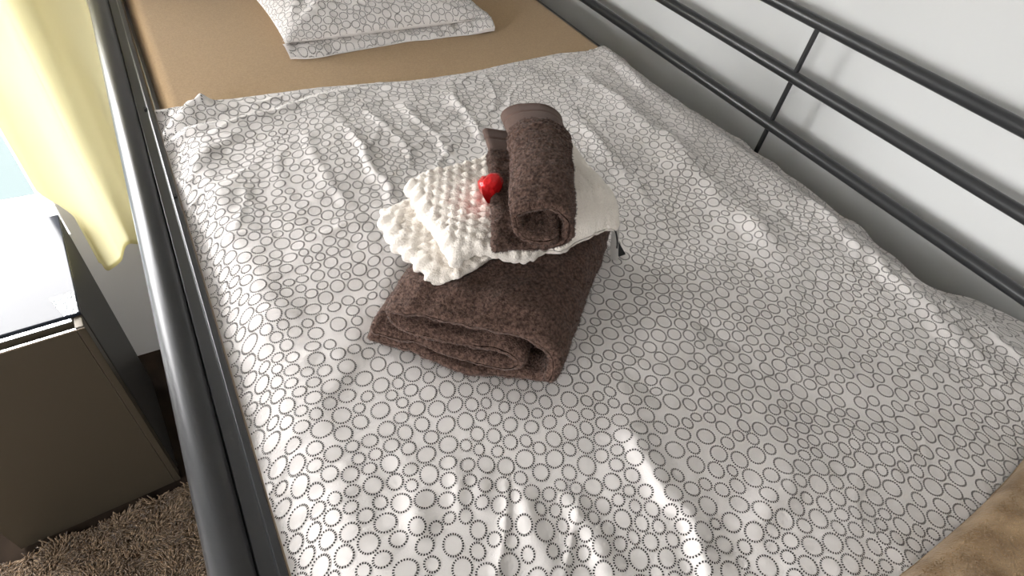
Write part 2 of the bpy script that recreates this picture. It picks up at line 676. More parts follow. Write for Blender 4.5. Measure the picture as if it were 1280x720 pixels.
# ------------------------------------------------------------------ duvet
def poly_dist(X, Y, L):
    best = np.full(X.shape, 9.0)
    side = np.zeros(X.shape)
    par = np.zeros(X.shape)
    seg = np.linalg.norm(np.diff(L, axis=0), axis=1)
    tot = seg.sum()
    acc = 0
    for (a, b, sl) in zip(L[:-1], L[1:], seg):
        d = (b - a) / sl
        rx, ry = X - a[0], Y - a[1]
        t = np.clip(rx * d[0] + ry * d[1], 0, sl)
        qx, qy = rx - t * d[0], ry - t * d[1]
        D = np.sqrt(qx ** 2 + qy ** 2)
        cr = d[0] * ry - d[1] * rx
        mk = D < best
        best = np.where(mk, D, best)
        side = np.where(mk, np.sign(cr), side)
        par = np.where(mk, (acc + t) / tot, par)
        acc += sl
    return best, side, par


def ridge(X, Y, pts, h, wl, wr, fade=.25, z=0.01):
    """fold crest along traced points; wl / wr are the widths left and right of its direction"""
    wx, wy = noise2(X * 31 + h * 900, Y * 31), noise2(X * 31 + 40, Y * 31 + h * 700)
    D, s, p = poly_dist(X + .0055 * wx, Y + .0055 * wy, line_at(pts, z))
    w = np.where(s > 0, wl, wr)
    env = np.minimum(1, np.minimum(p / fade if fade else 1, (1 - p) / fade if fade else 1))
    env = np.sqrt(np.clip(env, 0, 1))
    return h * (.82 + .45 * noise2(X * 22 + 7, Y * 22 + h * 500)) * np.exp(-(D / w) ** 2 * 1.4) * env


RIDGES = [  # traced crest, height, width left, width right, fade
    ([(772, 540), (820, 600), (858, 660), (895, 745)], .0070, .022, .009, .12),
    ([(690, 540), (702, 600), (728, 660), (770, 740)], .0055, .016, .010, .2),
    ([(640, 520), (655, 600), (668, 680), (690, 760)], .004, .012, .010, .2),
    ([(560, 560), (572, 600), (580, 650)], .0035, .010, .006, .3),
    ([(610, 540), (600, 590), (612, 650)], .003, .010, .008, .3),
    ([(500, 560), (520, 620), (525, 690)], .003, .012, .010, .3),
    ([(222, 150), (245, 200), (275, 262), (312, 335), (338, 400), (345, 440)], .0065, .028, .020, .2),
    ([(215, 190), (235, 240), (262, 300)], .005, .016, .012, .3),
    ([(262, 175), (236, 215), (225, 255)], .0025, .013, .012, .3),
    ([(250, 200), (280, 180), (300, 170)], .003, .010, .010, .3),
    ([(352, 190), (345, 210), (350, 232), (368, 250)], .0025, .010, .009, .3),
    ([(404, 140), (436, 165), (470, 215), (498, 262)], .0045, .012, .009, .25),
    ([(455, 135), (490, 165), (522, 205)], .0035, .010, .009, .3),
    ([(500, 130), (545, 170), (575, 205)], .0035, .010, .008, .3),
    ([(560, 120), (588, 150), (612, 185)], .0045, .010, .007, .3),
    ([(380, 165), (400, 215), (440, 262)], .003, .010, .008, .3),
    ([(290, 230), (330, 270), (385, 290)], .003, .010, .009, .3),
    ([(390, 300), (430, 285), (470, 290)], .0025, .008, .008, .3),
    ([(250, 300), (310, 290), (350, 300)], .0035, .009, .009, .3),
    ([(300, 410), (340, 395), (400, 400)], .0030, .010, .008, .3),
    ([(230, 400), (262, 385), (310, 372)], .0030, .010, .008, .3),
    ([(330, 470), (400, 445), (460, 455)], .0028, .012, .009, .3),
    ([(310, 560), (370, 540), (450, 520)], .0030, .012, .010, .3),
    ([(345, 607), (400, 592), (440, 585)], .0022, .006, .005, .3),
    ([(352, 640), (410, 622), (445, 615)], .0022, .006, .005, .3),
    ([(400, 520), (430, 480), (470, 460)], .003, .012, .010, .3),
    ([(745, 110), (790, 142), (845, 190), (900, 245), (945, 290), (1000, 350)], .0130, .030, .040, .25),
    ([(700, 130), (745, 175), (800, 240), (850, 300)], .0045, .018, .020, .3),
    ([(720, 90), (760, 120), (800, 150)], .005, .018, .014, .3),
    ([(760, 62), (790, 98), (830, 135), (870, 165)], .0090, .022, .018, .2),
    ([(1060, 300), (1090, 325), (1140, 375), (1215, 450)], .0080, .020, .018, .25),
    ([(1120, 330), (1150, 375), (1180, 400)], .0050, .014, .010, .3),
    ([(1180, 380), (1200, 425), (1245, 470)], .0050, .014, .012, .3),
    ([(1230, 400), (1250, 430), (1300, 470)], .0050, .014, .012, .3),
    ([(1010, 250), (1050, 290), (1075, 330)], .0050, .016, .014, .3),
    ([(920, 215), (970, 260), (1010, 300)], -.0050, .020, .016, .3),
    ([(840, 385), (890, 415), (950, 452)], -.0035, .012, .010, .3),
    ([(730, 425), (775, 465), (830, 505)], -.0030, .016, .014, .3),
    ([(920, 670), (960, 630), (1030, 585)], .0040, .018, .016, .3),
    ([(1000, 560), (1080, 540), (1180, 545)], .0035, .022, .020, .3),
    ([(1050, 610), (1110, 570), (1190, 520)], .0035, .018, .016, .3),
]


EDGE = line_at([(150, 134), (198, 131), (240, 127), (300, 118), (400, 105), (520, 96), (580, 88), (640, 75), (700, 63), (740, 60), (758, 53), (775, 60), (800, 58)], .008)
UP = line_at([(150, 190), (205, 168), (230, 153), (290, 145), (340, 133), (385, 116), (430, 104), (520, 99), (640, 80), (700, 67), (740, 64), (758, 57), (775, 64), (800, 62)], .014)


def edge_y(L, x):
    i = np.argsort(L[:, 0])
    return np.interp(x, L[i, 0], L[i, 1])


def matt_top(X):
    r = .028
    d = np.maximum(np.maximum(MX0 + r - X, X - (MX1 - r)), 0)
    return np.where((d < r) & (X > .4), np.sqrt(np.clip(r * r - d * d, 0, None)) - r, np.where(X < .4, -.010 * sstep(.012, -.0095, X), -.07))


def duvet_z(X, Y):
    z = np.full(X.shape, .0125)
    # soft undulation of the thin filling and slack cloth
    z += .0045 * noise2(X * 5.2 + 3, Y * 4.1 + 8)
    z += .0022 * noise2(X * 13 + Y * 5, Y * 11 - X * 4 + 4)
    c, s = math.cos(.9), math.sin(.9)
    U, W = c * X - s * Y, s * X + c * Y
    z += .0013 * noise2(U * 34, W * 15) * (0.55 + .45 * noise2(X * 4, Y * 4))
    z += .0007 * noise2(X * 60 + 2, Y * 48)
    cr = np.clip(1 - np.abs(noise2(U * 17 + .8 * noise2(X * 9, Y * 9), W * 8 + 2)) * 1.25, 0, 1) ** 7
    z += .0030 * cr * np.clip(.55 + noise2(X * 6 + 9, Y * 6), 0, 1) * (.45 + .55 * sstep(.75, .3, X))
    far = sstep(.62, .95, Y) * sstep(.75, .35, X)
    z += far * (.0020 * noise2(X * 16 + Y * 22, Y * 34 - X * 6) + .0010 * noise2(X * 50, Y * 40))
    for pts, h, wl, wr, fade in RIDGES:
        z += ridge(X, Y, pts, h, wl, wr, fade)
    z = np.maximum(z, .006)
    # slopes down beside the front rail and into the gap at the wall
    # pressed flat under the towels
    dx, dy = X - .255, Y - .325
    c, s = math.cos(math.radians(-44)), math.sin(math.radians(-44))
    a_, b_ = np.abs(dx * c + dy * s), np.abs(-dx * s + dy * c)
    q = sstep(.155, .118, a_) * sstep(.195, .150, b_)
    z = z * (1 - q) + .0115 * q
    z -= .0165 * sstep(.050, -.018, X) ** 1.4
    edge = np.interp(Y, [-.2, .02, .08, .18, .28, .45, .58, .75, .93, 1.1], [.014, .0, -.012, -.047, -.036, -.030, -.040, -.046, -.062, -.062])
    k = sstep(.815, .932, X) ** 1.1
    z = z * (1 - k) + (edge + .006 * noise2(Y * 26, Y * 0 + 3)) * k
    return np.maximum(np.maximum(z, matt_top(X) + .004), np.where(X < .3, -.0055, -1))


STEP = .0032
xs = np.arange(-.0178, .9335, STEP)
tt = np.linspace(0, 1, 400)
yup = edge_y(UP, xs)
ylo = edge_y(EDGE, xs)
YB = -.185
Xg = np.repeat(xs[None], len(tt), 0)
Yg = YB + (yup[None] - YB) * tt[:, None]
Zg = duvet_z(Xg, Yg)
# rolled far hem of the upper layer
hem = sstep(.022, 0, yup[None] - Yg)
Zg = Zg + .004 * np.exp(-((yup[None] - Yg - .012) / .012) ** 2) * sstep(.7, .1, Xg)
Zg -= (Zg - .006) * hem ** 2 * sstep(.84, .78, Xg) * .6
skew = lambda X, Y: X + (Y - .75) * .0055 * sstep(.10, .0, X)     # follows the rail
P = np.stack([skew(Xg, Yg), Yg, Zg], -1)
nroll = 6
rows = []
for k in range(1, nroll + 1):
    a = k / nroll * PI
    zt = Zg[-1]
    rr = np.clip((zt - .0022) / 2, .0012, .004)
    rows.append(np.stack([P[-1, :, 0], yup + rr * np.sin(a) * 1.0, zt - rr * (1 - np.cos(a))], -1))
up_sheet = Sheet(P, np.linspace(YB, yup.mean(), len(tt)), xs)
Rl = Sheet(np.concatenate([P[-1:], np.stack(rows)], 0), np.linspace(0, .012, nroll + 1), xs)
# lower layer that shows beyond the upper hem
t2 = np.linspace(0, 1, 70)
ya = np.minimum(yup, ylo) - .07
Yl = ya[None] + (ylo[None] - ya[None]) * t2[:, None]
Xl = np.repeat(xs[None], len(t2), 0)
Zl = .0042 + .0016 * noise2(Xl * 24, Yl * 30) + .0008 * noise2(Xl * 60, Yl * 50)
fl = line_at([(190, 170), (205, 157), (228, 136), (249, 116), (252, 110)], .008)
D, s, p = poly_dist(Xl, Yl, fl)
Zl += np.where(s > 0, .007 * np.exp(-(D / .006) ** 2), .010 * np.exp(-(D / .035) ** 2)) * sstep(0, .2, p)
for pts, h, wl_, wr_ in (([(400, 112), (470, 105), (560, 98)], .003, .008, .008), ([(255, 140), (300, 128), (380, 115)], .003, .008, .006), ([(590, 92), (650, 80), (720, 70)], .003, .01, .01)):
    Zl += ridge(Xl, Yl, pts, h, wl_, wr_)
Zl = np.minimum(Zl, np.where(Yl < yup[None] - .004, np.maximum(duvet_z(Xl, Yl) - .004, -.06), .03))
Zl -= .012 * sstep(.04, -.018, Xl) ** 1.4
k_ = sstep(.815, .932, Xl) ** 1.1
Zl = Zl * (1 - k_) + np.minimum(duvet_z(Xl, Yl) - .004, -.0) * k_
Zl = np.maximum(np.maximum(Zl, matt_top(Xl) + .0022), np.where(Xl < .3, -.0075, -1))
hl = sstep(.012, 0, ylo[None] - Yl)
Zl = np.where(Xl < .80, Zl - (Zl - .0018) * hl ** 3 * .8, Zl)
# the little raised corner tip at the hem by the front rail
tip = np.exp(-((Xl - at(249, 117, .01)[0]) / .010) ** 2)
Yl = Yl + tip * hl * .010
Zl = Zl + tip * hl * .010
Xl = skew(Xl, Yl)
lo_sheet = Sheet(np.stack([Xl, Yl, Zl], -1), np.linspace(ya.mean(), ylo.mean(), len(t2)), xs)
skirt = Sheet(np.stack([np.stack([Xl[-1], Yl[-1], Zl[-1]], -1), np.stack([Xl[-1], Yl[-1] + .0006, Zl[-1] - .0005], -1),
                        np.stack([Xl[-1], Yl[-1] - .004, np.where(xs < .8, np.minimum(Zl[-1] - .0010, .0008), Zl[-1] - .0016)], -1)]), np.linspace(0, .004, 3), xs)
duv = cloth_object('duvet', [(up_sheet, dict(rot=.12)), (Rl, None), (lo_sheet, dict(rot=.12, shift=(.1, .05))), (skirt, None)])
tag(duv, 'wide white duvet printed with dotted grey circles, spread wrinkled over the bed', 'duvet')

# ------------------------------------------------------------------ pillow
pil = thing('pillow', 'white pillow printed with grey circles on the tan sheet at the head end', 'pillow', (.42, 1.24, 0.0))
PW, PD, PH = .435, .36, .074
pa = math.atan2(.024, .426)
pu = np.array([math.cos(pa), math.sin(pa)])
pv = np.array([-math.sin(pa), math.cos(pa)])
po = np.array([.213, 1.052])


def pil_pt(u, v, z):
    return np.stack([po[0] + u * pu[0] + v * pv[0], po[1] + u * pu[1] + v * pv[1], z], -1)


def pillow_sheet(top=True, na=190, nb=230):
    def surf(a, b):
        A, B = np.meshgrid(a, b, indexing='ij')
        # rounded rim; the corners stick out and the sides pull in
        prof = np.clip(1 - np.abs(A) ** 2.6, 0, 1) ** .6 * np.clip(1 - np.abs(B) ** 3.2, 0, 1) ** .55
        u = (B + 1) / 2 * PW - .012 * B * (1 - A ** 2)
        v = (A + 1) / 2 * PD - .006 * A * (1 - B ** 2)
        zc = .022
        if top:
            z = zc + (PH - zc) * prof
            z = z + (.0035 * noise2(B * 5 + A * 2, A * 6) + .002 * noise2(B * 14, A * 13 + B * 4)) * prof
            for (bx, ax, dx, dy, h) in ((-1, -1, .55, .5, .006), (1, -1, -.6, .45, .006), (1, -1, -.8, .2, .005), (-1, -1, .3, .7, .004)):
                D, s_, p_ = poly_dist(B, A, np.array([[bx, ax], [bx + dx, ax + dy]], float))
                z = z + h * np.exp(-(D / .06) ** 2) * np.sin(np.clip(p_, 0, 1) * PI)
        else:
            z = zc - (zc - .0025) * np.clip(prof * 1.6, 0, 1)
        return pil_pt(u, v, z)

    def even(P, t, n):
        L = np.concatenate([[0], np.cumsum(np.linalg.norm(np.diff(P, axis=0), axis=1))])
        return np.interp(np.linspace(0, L[-1], n), L, t), L[-1]

    t = np.sin(np.linspace(-PI / 2, PI / 2, 600))
    a, la = even(surf(t, np.array([0.0]))[:, 0], t, na)
    b, lb = even(surf(np.array([0.0]), t)[0], t, nb)
    return Sheet(surf(a, b), np.linspace(0, la, na), np.linspace(0, lb, nb), flip=not top)


body = cloth_object('pillow_body', [(pillow_sheet(True), dict(rot=-.3)), (pillow_sheet(False), None)], pil)
# open end of the pillow case lying flat in front of the filling
a = np.linspace(0, 1, 26)
b = np.linspace(0, 1, 170)
A, B = np.meshgrid(a, b, indexing='ij')
hemo = .020 + .004 * np.sin(B * 7 + 1) + .004 * noise2(B * 9, B * 0)
u = .006 * (1 - A) + B * (PW - .006)
v = .040 - A * (.040 + hemo)
z = .0075 + .006 * np.sin(A * PI) + .0025 * noise2(B * 22, A * 3) + .014 * sstep(.80, 1, B) * (1 - A * .3) + .003 * sstep(.1, 0, B)
z = np.maximum(z - .0055 * sstep(.8, 1, A), .0026)
fl_top = Sheet(pil_pt(u, v, z), a * .06, b * (PW + .014), flip=True)
fl_bot = Sheet(pil_pt(u, v, np.minimum(z * .35, z - .0012)), a * .06, b * (PW + .014), flip=False)
rim = Sheet(np.stack([fl_top.P[-1], fl_bot.P[-1]]), np.linspace(0, .003, 2), b)
cloth_object('pillowcase_hem', [(fl_top, dict(rot=.5)), (fl_bot, None), (rim, None)], pil)

# ------------------------------------------------------------------ folded towels


def chaikin(P, n=3):
    P = np.asarray(P, float)
    for _ in range(n):
        Q = np.empty((2 * len(P) - 2, P.shape[1]))
        Q[0::2] = P[:-1] * .75 + P[1:] * .25
        Q[1::2] = P[:-1] * .25 + P[1:] * .75
        P = np.concatenate([P[:1], Q, P[-1:]])
    return P


def resample(P, ds):
    s = np.concatenate([[0], np.cumsum(np.linalg.norm(np.diff(P, axis=0), axis=1))])
    n = max(3, int(round(s[-1] / ds)) + 1)
    q = np.linspace(0, s[-1], n)
    return np.stack([np.interp(q, s, P[:, k]) for k in range(P.shape[1])], -1), q


def folded_strip(path, thick, depth, ds=.0026, seed=0, ragged=.004, plump=None):
    """thick cloth folded along `path` (u,z) and running along v. returns grid (nv, nloop, [u,v,z]), s, side"""
    C, s = resample(chaikin(path, 3), ds)
    T = np.gradient(C, axis=0)
    T /= np.linalg.norm(T, axis=1)[:, None]
    N = np.stack([-T[:, 1], T[:, 0]], -1)
    h = thick / 2
    nc = 7
    ang = np.linspace(PI / 2, -PI / 2, nc)[1:-1]
    loopC = np.concatenate([C, np.repeat(C[-1:], nc - 2, 0), C[::-1], np.repeat(C[:1], nc - 2, 0)])
    endO = np.stack([np.cos(ang)[:, None] * T[-1] + np.sin(ang)[:, None] * N[-1]], 0)[0]
    begO = np.stack([-np.cos(ang[::-1])[:, None] * T[0] + np.sin(ang[::-1])[:, None] * N[0]], 0)[0]
    loopO = np.concatenate([N, endO, -N[::-1], begO])
    loopS = np.concatenate([s, np.full(nc - 2, s[-1]), s[::-1], np.full(nc - 2, 0.0)])
    side = np.concatenate([np.ones(len(s)), np.zeros(nc - 2), -np.ones(len(s)), np.zeros(nc - 2)])
    e = h * (1 - np.cos(np.linspace(0, PI / 2, 6)))
    v = np.concatenate([e[:-1], np.linspace(h, depth - h, int(depth / ds)), (depth - e[:-1])[::-1]])
    d = np.minimum(v, depth - v)
    f = np.sqrt(np.clip(1 - (1 - np.clip(d / h, 0, 1)) ** 2, 0, 1))
    f = np.maximum(f, .04)
    G = np.zeros((len(v), len(loopC), 3))
    hs = h * (plump(loopC[:, 0]) if plump else np.ones(len(loopC)))
    UV = loopC[None] + loopO[None] * (hs[None] * f[:, None])[..., None]
    G[..., 0] = UV[..., 0]
    G[..., 2] = UV[..., 1]
    rag = ragged * noise2(loopS * 14 + seed * 7.7, loopS * 0 + seed) + .5 * ragged * noise2(loopS * 45 + seed, loopS * 0 + 5)
    G[..., 1] = v[:, None] + (1 - v / depth)[:, None] * rag[None]
    return G, loopS, side, v


def grid_normals(P):
    db = np.roll(P, -1, 1) - np.roll(P, 1, 1)
    da = np.gradient(P, axis=0)
    N = np.cross(db, da)
    N /= np.linalg.norm(N, axis=-1)[..., None] + 1e-12
    return N


def loop_faces(na, nb):
    i = np.arange(na - 1)[:, None] * nb
    j = np.arange(nb)[None]
    k = (j + 1) % nb
    return np.stack([i + j, i + k, i + nb + k, i + nb + j], -1).reshape(-1, 4)


def fuzz(P, N, count, length, width, seed, nap=(0, 0, 0), mask=None):
    g = np.random.default_rng(seed)
    na, nb = P.shape[:2]
    i = g.integers(1, na - 2, count)
    j = g.integers(0, nb, count)
    if mask is not None:
        ok = mask[i, j]
        i, j = i[ok], j[ok]
        count = len(i)
    j2 = (j + 1) % nb
    u, w = g.random((2, count, 1))
    p = (P[i, j] * (1 - u) + P[i + 1, j] * u) * (1 - w) + (P[i, j2] * (1 - u) + P[i + 1, j2] * u) * w
    n = N[i, j]
    dirn = n + .75 * g.normal(size=(count, 3)) + np.array(nap)
    dirn /= np.linalg.norm(dirn, axis=1)[:, None]
    sd = np.cross(dirn, g.normal(size=(count, 3)))
    sd /= np.linalg.norm(sd, axis=1)[:, None] + 1e-9
    L = length * (.5 + g.random((count, 1)))
    p = p - n * .0006
    V = np.stack([p - sd * width, p + sd * width, p + dirn * L + sd * width * .4, p + dirn * L - sd * width * .4], 1).reshape(-1, 3)
    Q = np.arange(count * 4).reshape(-1, 4)
    return V, Q


def towel_mesh(name, P, N, mats, parent=None, fz=None, face_mat=None, loc=None):
    na, nb = P.shape[:2]
    V = [P.reshape(-1, 3)]
    Q = loop_faces(na, nb)
    Fs = [Q]
    mi = [np.zeros(len(Q)) if face_mat is None else face_mat]
    caps = [list(range(nb)), [(na - 1) * nb + k for k in range(nb)][::-1]]
    n = na * nb
    if fz is not None:
        Vf, Qf = fz
        V.append(Vf)
        Fs.append(Qf + n)
        mi.append(np.zeros(len(Qf)))
    return make(name, np.concatenate(V), Fs, mats, parent, np.concatenate(mi), loc=loc)


def place(G, o, ang, z):
    """local (u,v,z) -> scene"""
    c, s = math.cos(ang), math.sin(ang)
    R = np.empty_like(G)
    R[..., 0] = o[0] + G[..., 0] * c - G[..., 1] * s
    R[..., 1] = o[1] + G[..., 0] * s + G[..., 1] * c
    R[..., 2] = z + G[..., 2]
    return R


class HMap:
    """highest (or lowest) z of a surface on a fine ground grid, for laying one thing on another"""

    def __init__(self, P, top=True, c=.003, grow=1):
        self.c = c
        Q = P.reshape(-1, 3)
        self.x0, self.y0 = Q[:, 0].min() - .02, Q[:, 1].min() - .02
        n, m = int((Q[:, 0].max() + .02 - self.x0) / c) + 2, int((Q[:, 1].max() + .02 - self.y0) / c) + 2
        self.top = top
        H = np.full((n, m), -9.0 if top else 9.0)
        i = ((Q[:, 0] - self.x0) / c).astype(int)
        j = ((Q[:, 1] - self.y0) / c).astype(int)
        (np.maximum if top else np.minimum).at(H, (i, j), Q[:, 2])
        for _ in range(grow):
            K = H.copy()
            for di in (-1, 0, 1):
                for dj in (-1, 0, 1):
                    S = np.roll(np.roll(H, di, 0), dj, 1)
                    K = np.maximum(K, S) if top else np.minimum(K, S)
            H = K
        self.H = H

    def __call__(self, x, y):
        i = ((np.asarray(x) - self.x0) / self.c).astype(int)
        j = ((np.asarray(y) - self.y0) / self.c).astype(int)
        ok = (i >= 0) & (j >= 0) & (i < self.H.shape[0]) & (j < self.H.shape[1])
        r = np.full(np.shape(x), -9.0 if self.top else 9.0)
        r[ok] = self.H[i[ok], j[ok]]
        return r


def drop_quads(fz, bad):
    """leave out the tufts whose quad has a bad vertex"""
    V, Q = fz
    ok = ~bad(V).reshape(-1, 4).any(1)
    V = V.reshape(-1, 4, 3)[ok].reshape(-1, 3)
    return V, np.arange(len(V)).reshape(-1, 4)


# --- large brown towel at the bottom of the stack
ZB = .0140
W = .178
path = [(-.010, .0092), (.03, .009), (.08, .009), (.12, .009), (W - .034, .0095), (W - .008, .014), (W + .003, .034), (W - .002, .056), (W - .022, .0690), (W - .06, .0715),
        (.09, .071), (.045, .0690), (.022, .0660), (.0095, .059), (.0115, .050), (.024, .0460), (.06, .0460), (.10, .0470), (W - .048, .0480), (W - .034, .043), (W - .033, .035),
        (W - .045, .0292), (.10, .0278), (.05, .0278), (-.004, .0300)]
G, ls, side, vv = folded_strip(path, .0146, .245, .0024, 1, .006)
u, v, z = G[..., 0].copy(), G[..., 1].copy(), G[..., 2].copy()
G[..., 1] = v + (1 - v / .245) * (.014 * sstep(.02, .07, z) - .004)
G[..., 0] = u + .105 * v + .004 * np.sin(v * 18) * sstep(.03, .0, z)
G[..., 2] = z * (1 + .05 * np.sin(np.clip(u / W, 0, 1) * PI)) - .007 * sstep(.03, 0, v) * (z / .06) - .006 * sstep(.20, .245, v) * (z / .06)
PB = place(G, (.119, .357), math.radians(-43.5), ZB)
N = grid_normals(PB)
PB = PB + N * (.0018 * noise3(PB * 36) + .0011 * noise3(PB * 120) + .0010 * noise3(PB * 380))[..., None]
for (uo, sl_, h) in ((.055, .42, .0016), (.095, .55, .0013), (.030, .15, .0014)):
    PB = PB + N * (h * np.exp(-((u - uo - v * sl_) / .005) ** 2) * (z > .055))[..., None]
PB[..., 2] = np.maximum(PB[..., 2], ZB)
NB = grid_normals(PB)
fzB = fuzz(PB, NB, 75000, .0027, .00034, 2, (-.2, -.2, -.1))
fzB = drop_quads(fzB, lambda V: V[:, 2] < ZB)

# --- cream towel in the middle
ct = thing('waffle_towel', 'folded cream waffle towel in the middle of the towel stack', 'towel', (.30, .41, .085))
ZC = .0890
path = [(-.008, .012), (.03, .011), (.09, .011), (.14, .0125), (.180, .0115), (.206, .008), (.2185, .013), (.2205, .0235), (.2165, .034), (.203, .0400), (.17, .0405), (.13, .0395), (.08, .0380), (.04, .0385), (.010, .0365)]
G, ls, side, vv = folded_strip(path, .0185, .126, .0021, 3, .005, lambda c: 1 + .55 * sstep(.08, .14, c) * sstep(.218, .19, c))
u, v, z = G[..., 0].copy(), G[..., 1].copy(), G[..., 2].copy()
sl = sstep(.115, .150, u)        # smooth terry end, to the right
low = sstep(.030, .018, z)
G[..., 0] = u - .014 * np.exp(-((v - .085) / .05) ** 2) * sstep(.06, -.01, u) * low + .006 * sstep(.05, .0, u) * (1 - low) * v / .126
G[..., 2] = z + .003 * sstep(.12, .2, u) - .004 * sstep(.19, .235, u) - .008 * sstep(.05, -.01, u) + .002 * np.sin(v * 60 + u * 30) - .004 * sstep(.04, .0, v) * sstep(.1, 0, u)
G[..., 1] = v * (1 + .06 * np.clip(u / .25, 0, 1)) + .006 * np.clip(u / .25, 0, 1) + (1 - v / .126) * sstep(.015, .075, u) * (.014 - .030 * sstep(.012, .034, z))
G[..., 2] -= .024 * sstep(.026, -.014, G[..., 1]) ** 1.2 * sstep(.015, .075, u) * sstep(.012, .034, z)
G[..., 0] += sstep(.08, .2, u) * (v / .126 - .62) * .022
G[..., 1] += sstep(.10, .2, u) * (v / .126) * .006
PC = place(G, (.1890, .3455), math.radians(1.0), ZC)
N = grid_normals(PC)
cell = .0118
vvv = (vv[:, None] + .0 * ls[None]) / (cell * .80)
ss = ls[None] / cell + .5 * (np.floor(vvv) % 2)
puff = (np.abs(np.sin(PI * ss)) * np.abs(np.sin(PI * vvv))) ** .55
jit = .62 + .38 * noise3(np.stack([np.floor(ss) * 1.37, np.floor(vvv) * 1.71, np.repeat(side[None], len(vv), 0)], -1))
disp = (1 - sl) * (.0062 * puff * jit - .0022) + .0008 * noise3(PC * 300) + .0010 * noise3(PC * 60)
disp = disp + sl * (.0012 * sstep(.212, .215, u) - .0014 * np.exp(-((u - .202) / .0025) ** 2) - .0012 * np.exp(-((u - .186) / .002) ** 2)) * (z > .012)
PC = PC + N * disp[..., None]
# it lies on the brown towel
hB = HMap(PB)
PC[..., 2] = np.maximum(PC[..., 2], hB(PC[..., 0], PC[..., 1]) + .0012)
NC = grid_normals(PC)
fzC = fuzz(PC, NC, 30000, .0012, .00028, 4)

# --- small brown towel on top
ZT = .1360
W3 = .066
path = [(.000, .010), (.020, .008), (.040, .008), (W3 - .010, .010), (W3 + .003, .022), (W3 + .001, .039), (W3 - .010, .049), (.044, .0520), (.028, .0490), (.0165, .040),
        (.0165, .030), (.0235, .0222), (.036, .0200), (.046, .0205), (.053, .0230)]
G, ls, side, vv = folded_strip(path, .0092, .205, .0021, 6, .005)
u, v, z = G[..., 0].copy(), G[..., 1].copy(), G[..., 2].copy()
G[..., 1] = v + (1 - v / .205) * (.020 * sstep(.014, .040, z) - .006)
G[..., 2] = z * (1 - .10 * sstep(.10, .20, v)) * (1 - .14 * sstep(.07, 0, v)) - .005 * sstep(.14, .21, v) ** 1.5 - .004 * sstep(.03, 0, v)
G[..., 0] = u * (1 + .14 * v / .2) + .004 * np.sin(v * 14) * (z / .05) - .004 * sstep(.15, .2, v) * (u < .03)
PH_ = place(G, (.2295, .3325), math.radians(-27.0), ZT)
N = grid_normals(PH_)
V_ = np.repeat(vv[:, None], len(ls), 1)
band = sstep(.150, .153, V_)            # flat woven border at the far end
pile = 1 - band
PH_ = PH_ + N * (pile * (.0010 + .0013 * noise3(PH_ * 42) + .0012 * noise3(PH_ * 150) + .0011 * noise3(PH_ * 400)) - .0004 * band)[..., None]
PH_ = PH_ + N * (.0020 * np.exp(-((v - .118 - .35 * u) / .0035) ** 2) * (z > .03) + .0014 * np.exp(-((v - .140 + .25 * u) / .004) ** 2) * (z > .03)
                 - .0014 * np.exp(-((V_ - .178) / .0018) ** 2) + .0008 * np.exp(-((V_ - .200) / .002) ** 2))[..., None]
hC = HMap(PC)
PH_[..., 2] = np.maximum(PH_[..., 2], hC(PH_[..., 0], PH_[..., 1]) + .0012)
NH = grid_normals(PH_)
fzH = fuzz(PH_, NH, 48000, .0022, .00032, 9, (-.1, -.3, 0), V_ < .149)

# tufts stay clear of the neighbouring towel
lC = HMap(PC, False, grow=2)
lH = HMap(PH_, False, grow=2)
hB2 = HMap(PB, grow=2)
hC2 = HMap(PC, grow=2)
fzB = drop_quads(fzB, lambda V: (V[:, 2] > lC(V[:, 0], V[:, 1]) - .0006) | (np.hypot(V[:, 0] - .425, V[:, 1] - .375) < .016))
fzC = drop_quads(fzC, lambda V: (V[:, 2] < hB2(V[:, 0], V[:, 1]) + .0006) | (V[:, 2] > lH(V[:, 0], V[:, 1]) - .0006))
fzH = drop_quads(fzH, lambda V: V[:, 2] < hC2(V[:, 0], V[:, 1]) + .0006)
bt = towel_mesh('bath_towel', PB, NB, [M['brown']], None, fzB)
tag(bt, 'large folded dark brown terry towel at the bottom of the stack, resting on the duvet', 'towel')
towel_mesh('towel_cloth', PC, NC, [M['cream']], ct, fzC)
fm = (V_[:-1] > .1515).ravel().astype(float)
ht = towel_mesh('hand_towel', PH_, NH, [M['brown'], M['brown_flat']], None, fzH, fm)
tag(ht, 'small rolled brown terry towel lying on top of the cream towel', 'towel')

# wash label and black hanging loop at the right end of the cream towel
pts = np.array([at(770, 281, .050), at(769, 293, .042), at(768, 309, .033), at(768, 325, .0235)])
LP, _ = resample(chaikin(pts, 3), .002)
wdir = np.array([.857, -.498, .05]) / np.linalg.norm([.857, -.498, .05])
lab = np.stack([LP + wdir * w_ + np.array([0, 0, .001]) * (1 - (w_ / .005) ** 2) for w_ in (-.005, -.0025, 0, .0025, .005)], 1)
nL = lab.shape[0]
lab2 = lab - np.array([0, 0, .0007])
S1 = Sheet(lab, np.linspace(0, 1, nL), np.linspace(0, 1, 5))
V = np.concatenate([lab.reshape(-1, 3), lab2.reshape(-1, 3)])
Q = S1.faces()
lo = make('wash_label', V, [Q, Q[:, ::-1] + nL * 5], M['label'], ct)
lo['label'] = 'grey satin wash label'
pts = np.array([at(768, 284, .082), at(771, 295, .064), at(772, 304, .045), at(771, 311, .030), at(771, 317, .024)])
LP, _ = resample(chaikin(pts, 3), .0015)
V, Q, caps = tube_arrays(LP, .0011, 10)
tip = [at(769.5, 304, .033), at(773.5, 302.5, .031), at(777, 310, .025), at(782, 317.5, .0205), at(775, 320, .0205), at(768, 318.5, .022)]
bm = bmesh.new()
tv = [bm.verts.new(p) for p in tip]
